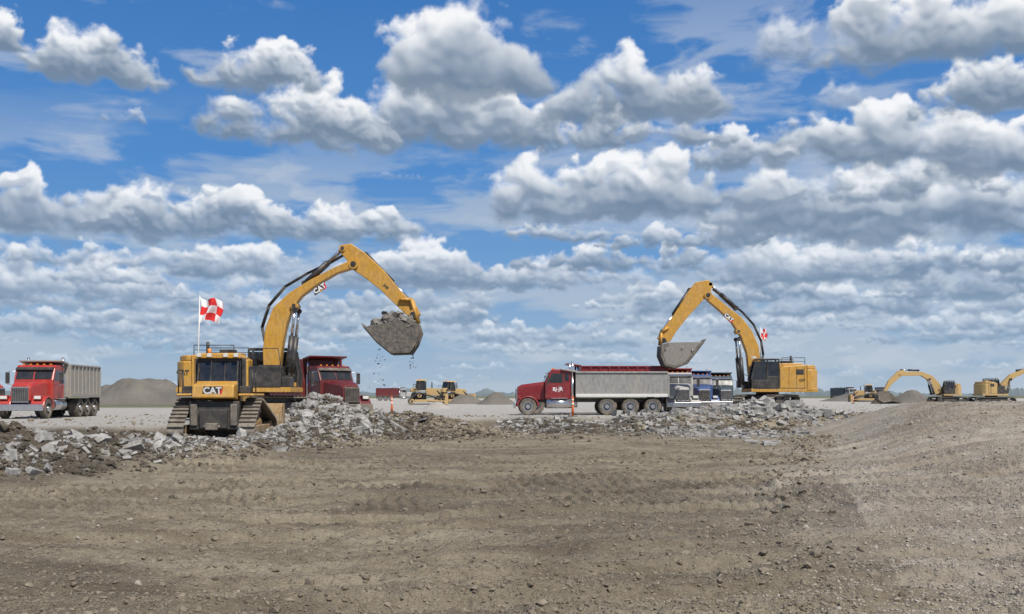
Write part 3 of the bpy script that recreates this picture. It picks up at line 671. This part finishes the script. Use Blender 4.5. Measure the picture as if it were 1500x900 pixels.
# ------------------------------------------------------------ bulldozer
def dozer(label,loc,heading,detail=True,group=None,paint=YEL,bladem=None):
    bladem=bladem or paint
    E=empty('bulldozer',loc,heading,label,'bulldozer',group)
    for s_ in (-1,1):
        y0,y1=sorted((s_*.98,s_*1.58))
        crawler(E,[(-1.75,.48,.46),(1.65,.48,.46),(-.75,1.25,.42)],y0,y1,bladem,.22)
        mb=MB(); mb.box(-1.4,1.3,y0+.14,y1-.14,.35,.7,bladem); mb.obj('track_frame',E,.03)
    mb=MB()
    mb.box(-1.7,.2,-.9,.9,.55,1.6,BLK); mb.box(-1.85,-1.7,-.5,.5,.6,1.3,BLK); mb.box(-2.15,-1.85,-.22,.22,.55,.8,STL); mb.cyl((-2.0,-.3,.67),(-2.0,.3,.67),.06,STL)
    mb.box(-1.78,-1.7,-.85,-.6,.7,1.5,STL); mb.box(-1.78,-1.7,.6,.85,.7,1.5,STL)
    mb.obj('main_frame',E,.03)
    mb=MB()
    mb.prism([(-1.95,1.72),(-1.85,2.2),(-1.2,2.3),(-1.2,1.62)],-.76,.76,paint)
    mb.box(-1.6,.4,-1.42,-.84,1.78,1.88,paint); mb.box(-1.6,.4,.84,1.42,1.78,1.88,paint)
    mb.obj('fuel_tank',E,.05)
    for s_ in (-1,1):
        y0,y1=sorted((s_*.86,s_*1.25)); mb=MB(); mb.box(-1.45,-.9,y0,y1,1.89,2.16,BLK); mb.obj('battery_box',E,.03)
    mb=MB(); mb.prism([(.15,1.3),(2.1,1.2),(2.15,2.0),(1.9,2.15),(.15,2.3)],-.55,.55,paint); mb.box(2.15,2.2,-.5,.5,1.25,2.0,BLK); mb.obj('engine_hood',E,.04)
    mb=MB(); mb.cyl((1.0,.25,2.2),(1.0,.25,3.1),.08,BLK); mb.obj('exhaust_pipe',E,0)
    mb=MB(); mb.prism([(-1.2,1.95),(.15,1.95),(.15,2.5),(-.02,3.18),(-1.0,3.18),(-1.2,2.3)],-.68,.68,GLS); gl=mb
    fr=MB()
    for y_ in (-.75,.69):
        fr.prism([(-1.26,2.28),(-1.16,2.28),(-.96,3.2),(-1.06,3.2)],y_,y_+.06,BLK); fr.box(-.55,-.47,y_,y_+.06,1.95,3.2,BLK); fr.box(.1,.18,y_,y_+.06,1.95,3.1,BLK)
    for y_ in (-.28,.23): fr.prism([(-1.25,2.28),(-1.2,2.28),(-1.0,3.2),(-1.05,3.2)],y_,y_+.05,BLK)
    fr.box(-1.27,-1.18,-.75,.75,2.26,2.34,paint); fr.box(-1.06,-.98,-.75,.75,3.08,3.2,BLK)
    fr.prismx([(-.8,3.2),(.8,3.2),(.8,3.27),(.68,3.36),(-.68,3.36),(-.8,3.27)],-1.15,.3,paint)
    for y_ in (-.93,.80): fr.prism([(-.85,1.9),(-.62,1.9),(-.66,3.2),(-.84,3.2)],y_,y_+.12,BLK)
    cab=fr.obj('cab',E,.02); gl.obj('cab_window',cab,.01)
    for y_ in (-.68,-.3,.3,.68): mb=MB(); mb.box(-1.25,-1.14,y_-.08,y_+.08,3.24,3.38,LGT); mb.obj('work_lamp',cab,.01)
    for y_ in (-1.35,1.35): mb=MB(); mb.pipe([(-1.5,y_,1.88),(-1.5,y_,2.75),(-.9,y_,2.75),(-.9,y_,1.88)],.025,BLK); mb.obj('handrail',E,0)
    mb=MB(); mb.cyl((-.6,.45,3.36),(-.6,.45,3.58),.07,AMB); mb.obj('beacon',cab,0)
    bl=[]
    for k in range(9):
        a=-1+2*k/8; bl.append((2.75+.28*a*a,.05+.72*(a+1)))
    mb=MB(); mb.prism(bl+[(p[0]-.1,p[1]) for p in bl[::-1]],-1.66,1.66,bladem); mb.box(2.97,3.06,-1.69,1.69,-.02,.2,STL)
    for s_ in (-1,1):
        y0,y1=sorted((s_*1.67,s_*1.71)); mb.prism([(2.5,.1),(3.05,0),(3.05,1.49),(2.7,1.49)],y0,y1,bladem)
    mb.obj('blade',E,.02)
    for s_ in (-1,1): mb=MB(); mb.cyl((.3,s_*1.64,.5),(2.7,s_*1.60,.45),.10,bladem,n=8); mb.obj('push_arm',E,0); mb=MB(); mb.cyl((1.6,s_*.5,1.9),(2.65,s_*.7,1.0),.09,BLK,n=8); mb.obj('hydraulic_cylinder',E,0)
    if detail:
        Mx=Matrix.Translation((-1.93,0,1.98))@Matrix.Rotation(R(-9),4,'Y')@Matrix.Rotation(-math.pi/2,4,'Z')@Matrix.Rotation(math.pi/2,4,'X')
        patch(E,Mx,.34); text('CAT',.34,E,Mx@Matrix.Translation((0,0,.012)),LETW,'maker_lettering',.004,.010)
    return E
dozer('yellow bulldozer seen from behind on torn up soil',(-11.0,39.3,0.0),R(92),group='yellow bulldozers on the worksite',bladem=DIRTY)
dozer('distant yellow bulldozer on dusty pavement',((622-750)/F*138,138,.6),R(8),False,'yellow bulldozers on the worksite',YELHAZE)
dozer('distant yellow bulldozer near gravel piles',((662-750)/F*150,150,.6),R(35),False,'yellow bulldozers on the worksite',YELHAZE)
dozer('distant yellow bulldozer on far bare ground',((1268-750)/F*200,200,.6),R(170),False,'yellow bulldozers on the worksite',YELHAZE)
# ------------------------------------------------------------ truck
def truck(label,loc,heading,cabm,boxm,ax=(5.7,6.9,8.2),L=9.2,boxtop=2.9,cabx=(1.9,3.5),guard=True,sign=None,group='dump trucks hauling concrete',lowm=None,trim=CHR):
    E=empty('dump_truck',loc,heading,label,'dump truck',group)
    X=lambda s:L/2-s
    mb=MB(); mb.box(X(L-.1),X(.3),-.45,-.33,.8,1.05,BLK); mb.box(X(L-.1),X(.3),.33,.45,.8,1.05,BLK)
    for a in ax+(.85,): mb.box(X(a+.08),X(a-.08),-1.0,1.0,.45,.6,BLK)
    mb.box(X(L),X(L-.1),-1.1,1.1,.7,.95,BLK); mb.obj('chassis',E,.01)
    mb=MB(); mb.box(X(.1),X(0)+.0,-1.2,1.2,.42,.76,trim); mb.obj('bumper',E,.03)
    V=[]; 
    for (s_,wd,zt) in ((.22,.50,1.74),(.5,.55,1.90),(cabx[0],.82,2.08)):
        V+=[(X(s_),-wd,.95),(X(s_),-wd,zt-.15),(X(s_),-wd+.15,zt),(X(s_),wd-.15,zt),(X(s_),wd,zt-.15),(X(s_),wd,.95)]
    Fc=[[5,4,3,2,1,0],[12,13,14,15,16,17]]
    for k in (0,6):
        for i in range(6): j=(i+1)%6; Fc.append([k+i,k+j,k+6+j,k+6+i])
    mb=MB(); mb.add(V,Fc,cabm)
    for s_ in (-1,1):
        arc=[(X(.85)+.72*math.cos(a),.52+.68*math.sin(a)) for a in np.linspace(math.pi*1.0,0.02,12)]
        inn=[(X(.85)+.6*math.cos(a),.52+.58*math.sin(a)) for a in np.linspace(math.pi*1.0,0.02,12)]
        y0,y1=sorted((s_*.5,s_*1.2)); mb.prism(arc+inn[::-1],y0,y1,cabm)
    hood=mb.obj('hood',E,.04)
    mb=MB(); mb.box(X(.22),X(.14),-.42,.42,.85,1.66,trim)
    for k in range(9): yy=-.36+k*.09; mb.box(X(.14),X(.125),yy-.035,yy+.035,.90,1.6,BLK)
    mb.obj('grille',hood,.01)
    for s_ in (-1,1):
        mb=MB(); mb.box(X(.45),X(.2),s_*.85-.2,s_*.85+.2,1.0,1.22,cabm); mb.box(X(.2),X(.18),s_*.85-.17,s_*.85+.17,1.03,1.19,LGT); mb.obj('headlight',hood,.01)
    a,b_=cabx; zt=2.85
    mb=MB(); mb.prism([(X(b_),1.0),(X(a),1.0),(X(a),2.05),(X(a+.3),2.68),(X(a+.5),zt),(X(b_),zt)],-1.02,1.02,cabm)
    cab=mb.obj('cab',E,.06)
    d=Vector((X(a+.3)-X(a),2.68-2.05)); n_=Vector((d.y,-d.x)).normalized()
    if n_.x<0: n_=-n_
    mb=MB()
    for (y0,y1) in ((-.92,-.03),(.03,.92)):
        q0=(X(a),2.08); q1=(X(a+.29),2.64)
        mb.prism([(q0[0]-.05,q0[1]),(q0[0]+n_.x*.012,q0[1]+n_.y*.012),(q1[0]+n_.x*.012,q1[1]+n_.y*.012),(q1[0]-.05,q1[1])],y0,y1,GLS)
    for s_ in (-1,1):
        y0,y1=sorted((s_*1.0,s_*1.028)); mb.prism([(X(a+.15),2.0),(X(a+.42),2.58),(X(b_-.5),2.58),(X(b_-.5),2.0)],y0,y1,GLS)
        mb.prism([(X(b_-.38),2.1),(X(b_-.38),2.58),(X(b_-.1),2.58),(X(b_-.1),2.1)],y0,y1,GLS)
    mb.obj('cab_window',cab,.005)
    for s_ in (-1,1):
        mb=MB()
        y0,y1=sorted((s_*1.018,s_*1.03)); mb.box(X(b_-.46),X(b_-.44),y0,y1,1.1,2.62,BLK); mb.box(X(a+.12),X(a+.1),y0,y1,1.1,2.0,BLK)
        y0,y1=sorted((s_*1.018,s_*1.05)); mb.box(X(b_-.6),X(b_-.75),y0,y1,1.75,1.8,CHR)
        mb.obj('door',cab,0)
    mb=MB(); mb.prism([(X(a+.12),2.6),(X(a+.32),2.74),(X(a+.34),2.7),(X(a+.16),2.55)],-.98,.98,trim if cabm is not RED else BLK)
    mb.obj('sun_visor',cab,0)
    for yy in (-.7,-.35,0,.35,.7): mb=MB(); mb.box(X(a+.62),X(a+.52),yy-.05,yy+.05,2.86,2.92,AMB); mb.obj('marker_light',cab,0)
    for s_ in (-1,1):
        mb=MB(); mb.pipe([(X(a+.25),s_*1.02,2.5),(X(a+.15),s_*1.4,2.5),(X(a+.15),s_*1.4,1.8),(X(a+.25),s_*1.02,1.8)],.018,CHR); mb.box(X(a+.2),X(a+.12),s_*1.4-.1,s_*1.4+.1,1.85,2.45,BLK); mb.obj('mirror',cab,.008)
        mb=MB(); mb.cyl((X(b_+.12),s_*.92,1.0),(X(b_+.12),s_*.92,2.4),.1,CHR); mb.cyl((X(b_+.12),s_*.92,2.4),(X(b_+.12),s_*.92,3.3),.065,CHR); mb.obj('exhaust_pipe',E,0)
        mb=MB(); mb.cyl((X(a+.1),s_*.85,.72),(X(b_+.1),s_*.85,.72),.3,trim,n=18); mb.box(X(b_-.2),X(a+.4),s_*.85-.35,s_*.85+.35,1.02,1.06,trim); mb.obj('fuel_tank',E,.0)
    s0=b_+.3; s1=L; zb=1.15; lm=lowm or boxm
    mb=MB()
    mb.box(X(s1),X(s0),-1.22,1.22,zb,zb+.12,boxm)
    for s_ in (-1,1):
        y0,y1=sorted((s_*1.16,s_*1.22)); mb.box(X(s1),X(s0),y0,y1,zb+.12,boxtop,boxm)
        y0,y1=sorted((s_*1.14,s_*1.29)); mb.box(X(s1),X(s0),y0,y1,boxtop,boxtop+.1,boxm)
        y0,y1=sorted((s_*1.18,s_*1.30)); mb.box(X(s1),X(s0),y0,y1,zb-.02,zb+.16,lm)
        k=int((s1-s0)/.62)
        if lowm is None:
            for i in range(k+1):
                xs=s0+.05+(s1-s0-.1)*i/k; y0,y1=sorted((s_*1.222,s_*1.285)); mb.box(X(xs+.05),X(xs-.05),y0,y1,zb+.16,boxtop,boxm)
    mb.box(X(s0+.06),X(s0),-1.155,1.155,zb+.12,boxtop+.15,boxm); 
    if guard: mb.prism([(X(s0+.02),boxtop+.05),(X(s0+.02),boxtop+.16),(X(s0-.9),boxtop+.28),(X(s0-.9),boxtop+.2)],-1.15,1.15,boxm)
    box=mb.obj('dump_body',E,.012)
    mb=MB(); mb.box(X(s1+.08),X(s1+.003),-1.2,1.2,zb,boxtop+.02,boxm)
    for yy in (-1.1,0,1.1): mb.box(X(s1+.14),X(s1+.08),yy-.06,yy+.06,zb,boxtop,boxm)
    for zz in (zb+.05,boxtop-.06): mb.box(X(s1+.15),X(s1+.083),-1.2,1.2,zz-.05,zz+.05,boxm)
    mb.obj('tailgate',box,.01)
    for s_ in (-1,1): mb=MB(); mb.box(X(L+.02),X(L),s_*.9-.12,s_*.9+.12,.8,.9,FRED); mb.obj('tail_light',E,0)
    def wheel(s_,yc,w_,r=.53):
        c_=(X(s_),yc,r)
        sg=1 if yc>0 else -1
        mb=MB(); n=28; prof=[(r*.60,-w_/2),(r*.9,-w_/2),(r,-w_/2+.05),(r,w_/2-.05),(r*.9,w_/2),(r*.60,w_/2)]
        V=[];Fc=[]
        for i in range(n):
            an=2*math.pi*i/n
            for (rr,yy) in prof: V.append((c_[0]+rr*math.cos(an),c_[1]+yy,c_[2]+rr*math.sin(an)))
        m_=len(prof)
        for i in range(n):
            for j in range(m_): Fc.append((i*m_+j,i*m_+(j+1)%m_,((i+1)%n)*m_+(j+1)%m_,((i+1)%n)*m_+j))
        mb.add(V,Fc,RUB,[0]*len(Fc)); W_=mb.obj('wheel',E,0,loc=c_)
        mb=MB(); yo=yc+sg*(w_/2-.05)
        mb.cyl((c_[0],yc-sg*w_*.3,c_[2]),(c_[0],yo-sg*.06,c_[2]),r*.6,CHR,n=22); mb.cyl((c_[0],yo-sg*.06,c_[2]),(c_[0],yo+sg*.05,c_[2]),r*.25,CHR,n=14); mb.cyl((c_[0],yo-sg*.059,c_[2]),(c_[0],yo-sg*.03,c_[2]),r*.42,BLK,n=18)
        mb.obj('rim',W_,0,loc=(0,0,0)).location=(-c_[0],-c_[1],-c_[2])
    for sg in (-1,1):
        wheel(.85,sg*1.03,.32)
        for a_ in ax: wheel(a_,sg*.92,.56)
        mb=MB(); mb.box(X(L-.05),X(L-.08),sg*.92-.3,sg*.92+.3,.3,1.1,BLK); mb.obj('mudflap',E,0)
    if sign:
        for sg in (-1,1):
            Mx=Matrix.Translation((X((a+b_)/2),sg*1.032,1.6))@(Matrix.Rotation(math.pi,4,'Z') if sg>0 else Matrix.Identity(4))@Matrix.Rotation(math.pi/2,4,'X')
            text(sign,.32,cab,Mx,LETW,'door_lettering',.003,.003)
    return E
def at(px,D,z=None):
    x_=(px-750)/F*D; return (x_,D,float(H(np.array([x_]),np.array([D]))[0]) if z is None else z)
def head(fx,fy): return math.atan2(fy,fx)
truck('red dump truck with grey steel box facing the worksite',(-25.65,57,.6),head(.6,-8.5),RED,GRY,ax=(5.6,6.8,8.0),L=8.8,boxtop=2.85)
truck('red dump truck partly seen beside another red truck',(-34.2,61,.6),head(1,-.25),RED,GRY,L=9.0)
truck('maroon dump truck with silver box waiting under excavator',(4.85,64.5,.6),head(-1,-.03),MAR,SIL,ax=(5.75,7.2,8.6),L=9.5,boxtop=2.6,sign='BJ-JR',guard=True,lowm=WHT)
truck('dump truck with maroon box parked behind silver truck',(5.5,69.5,.6),head(-1,-.02),DRED,MAR,L=9.5,boxtop=3.1)
truck('deep red dump truck under the raised excavator bucket',(-11.2,58.5,.6),head(.75,-1),DRED,DRED,L=9.0,boxtop=3.15,trim=STL)
truck('white and red dump truck with chrome grille in a queue',(11.75,75,.6),head(.02,-1),DWHT,MAR,L=9.0)
truck('bright blue dump truck waiting in a queue',(14.5,82,.6),head(.02,-1),BLU,BLU,L=9.0)
truck('dark teal dump truck waiting in a queue',(17.4,88,.6),head(.02,-1),NAV,NAV,L=9.0)
truck('distant dark dump truck on far ground',((1240-750)/F*235,235,.6),head(.3,-1),DWHT,NAV,L=9.0)
truck('distant dump truck near far excavator',((1290-750)/F*240,240,.6),head(-.4,-1),NAV,NAV,L=9.0)
truck('distant red dump truck crossing dusty pavement',((580-750)/F*240,240,.6),head(1,.1),DWHT,DRED,L=9.0)
# ------------------------------------------------------------ flags
def flag(loc,hp,w_,h_,label,tilt=0):
    E=empty('checkered_flag',loc,0,label,'flag',None); E.rotation_euler=(0,tilt,0)
    mb=MB(); mb.cyl((0,0,0),(0,0,hp),.030,WHT,r1=.022,n=8); mb.obj('pole',E,0)
    n=24; mb=MB()
    def pt(i,j):
        u_=i/n; v_=j/n; return (.02+u_*w_*.90+.05*math.sin(v_*5),.22*math.sin(u_*9+v_*2.2)*u_**.5*w_,hp-.06-h_*v_*(1-.12*u_)-.16*u_*h_-.07*h_*math.sin(u_*7+v_*1.5))
    for i in range(n):
        for j in range(n):
            m_=FRED if ((i*3//n)+(j*3//n))%2==1 else FWHT
            mb.add([pt(i,j),pt(i+1,j),pt(i+1,j+1),pt(i,j+1)],[(0,1,2,3)],m_,[1])
    o=mb.obj('flag_cloth',E,0)
flag(((289-750)/F*38.6,38.6,1.88),3.7,.95,.9,'red and white checkered flag on pole above bulldozer',R(1.5))
flag(((1114-750)/F*68.8,68.8,4.0),2.4,.45,.8,'small red and white checkered flag above excavator')
def cone(px,D):
    p=at(px,D); E=empty('traffic_delineator',p,0,'orange traffic delineator post with white bands on rubber base','traffic delineator','orange delineator posts on the pavement')
    mb=MB(); mb.prismz([(.28*math.cos(a),.28*math.sin(a)) for a in np.linspace(0,2*math.pi,8,endpoint=False)],0,.07,RUB); mb.obj('base',E,.01)
    mb=MB(); mb.cyl((0,0,.07),(0,0,1.1),.08,ORG,r1=.05,n=14); mb.cyl((0,0,1.1),(0,0,1.2),.03,ORG,n=8); mb.obj('post',E,0)
    for (za,zb_,ra,rb) in ((.65,.78,.071,.067),(.9,1.0,.064,.060)):
        mb=MB(); mb.cyl((0,0,za),(0,0,zb_),ra,WHT,r1=rb,n=14); mb.obj('reflective_band',E,0)
cone(839,58.5); cone(574,66); cone(1250,150)
print('done')
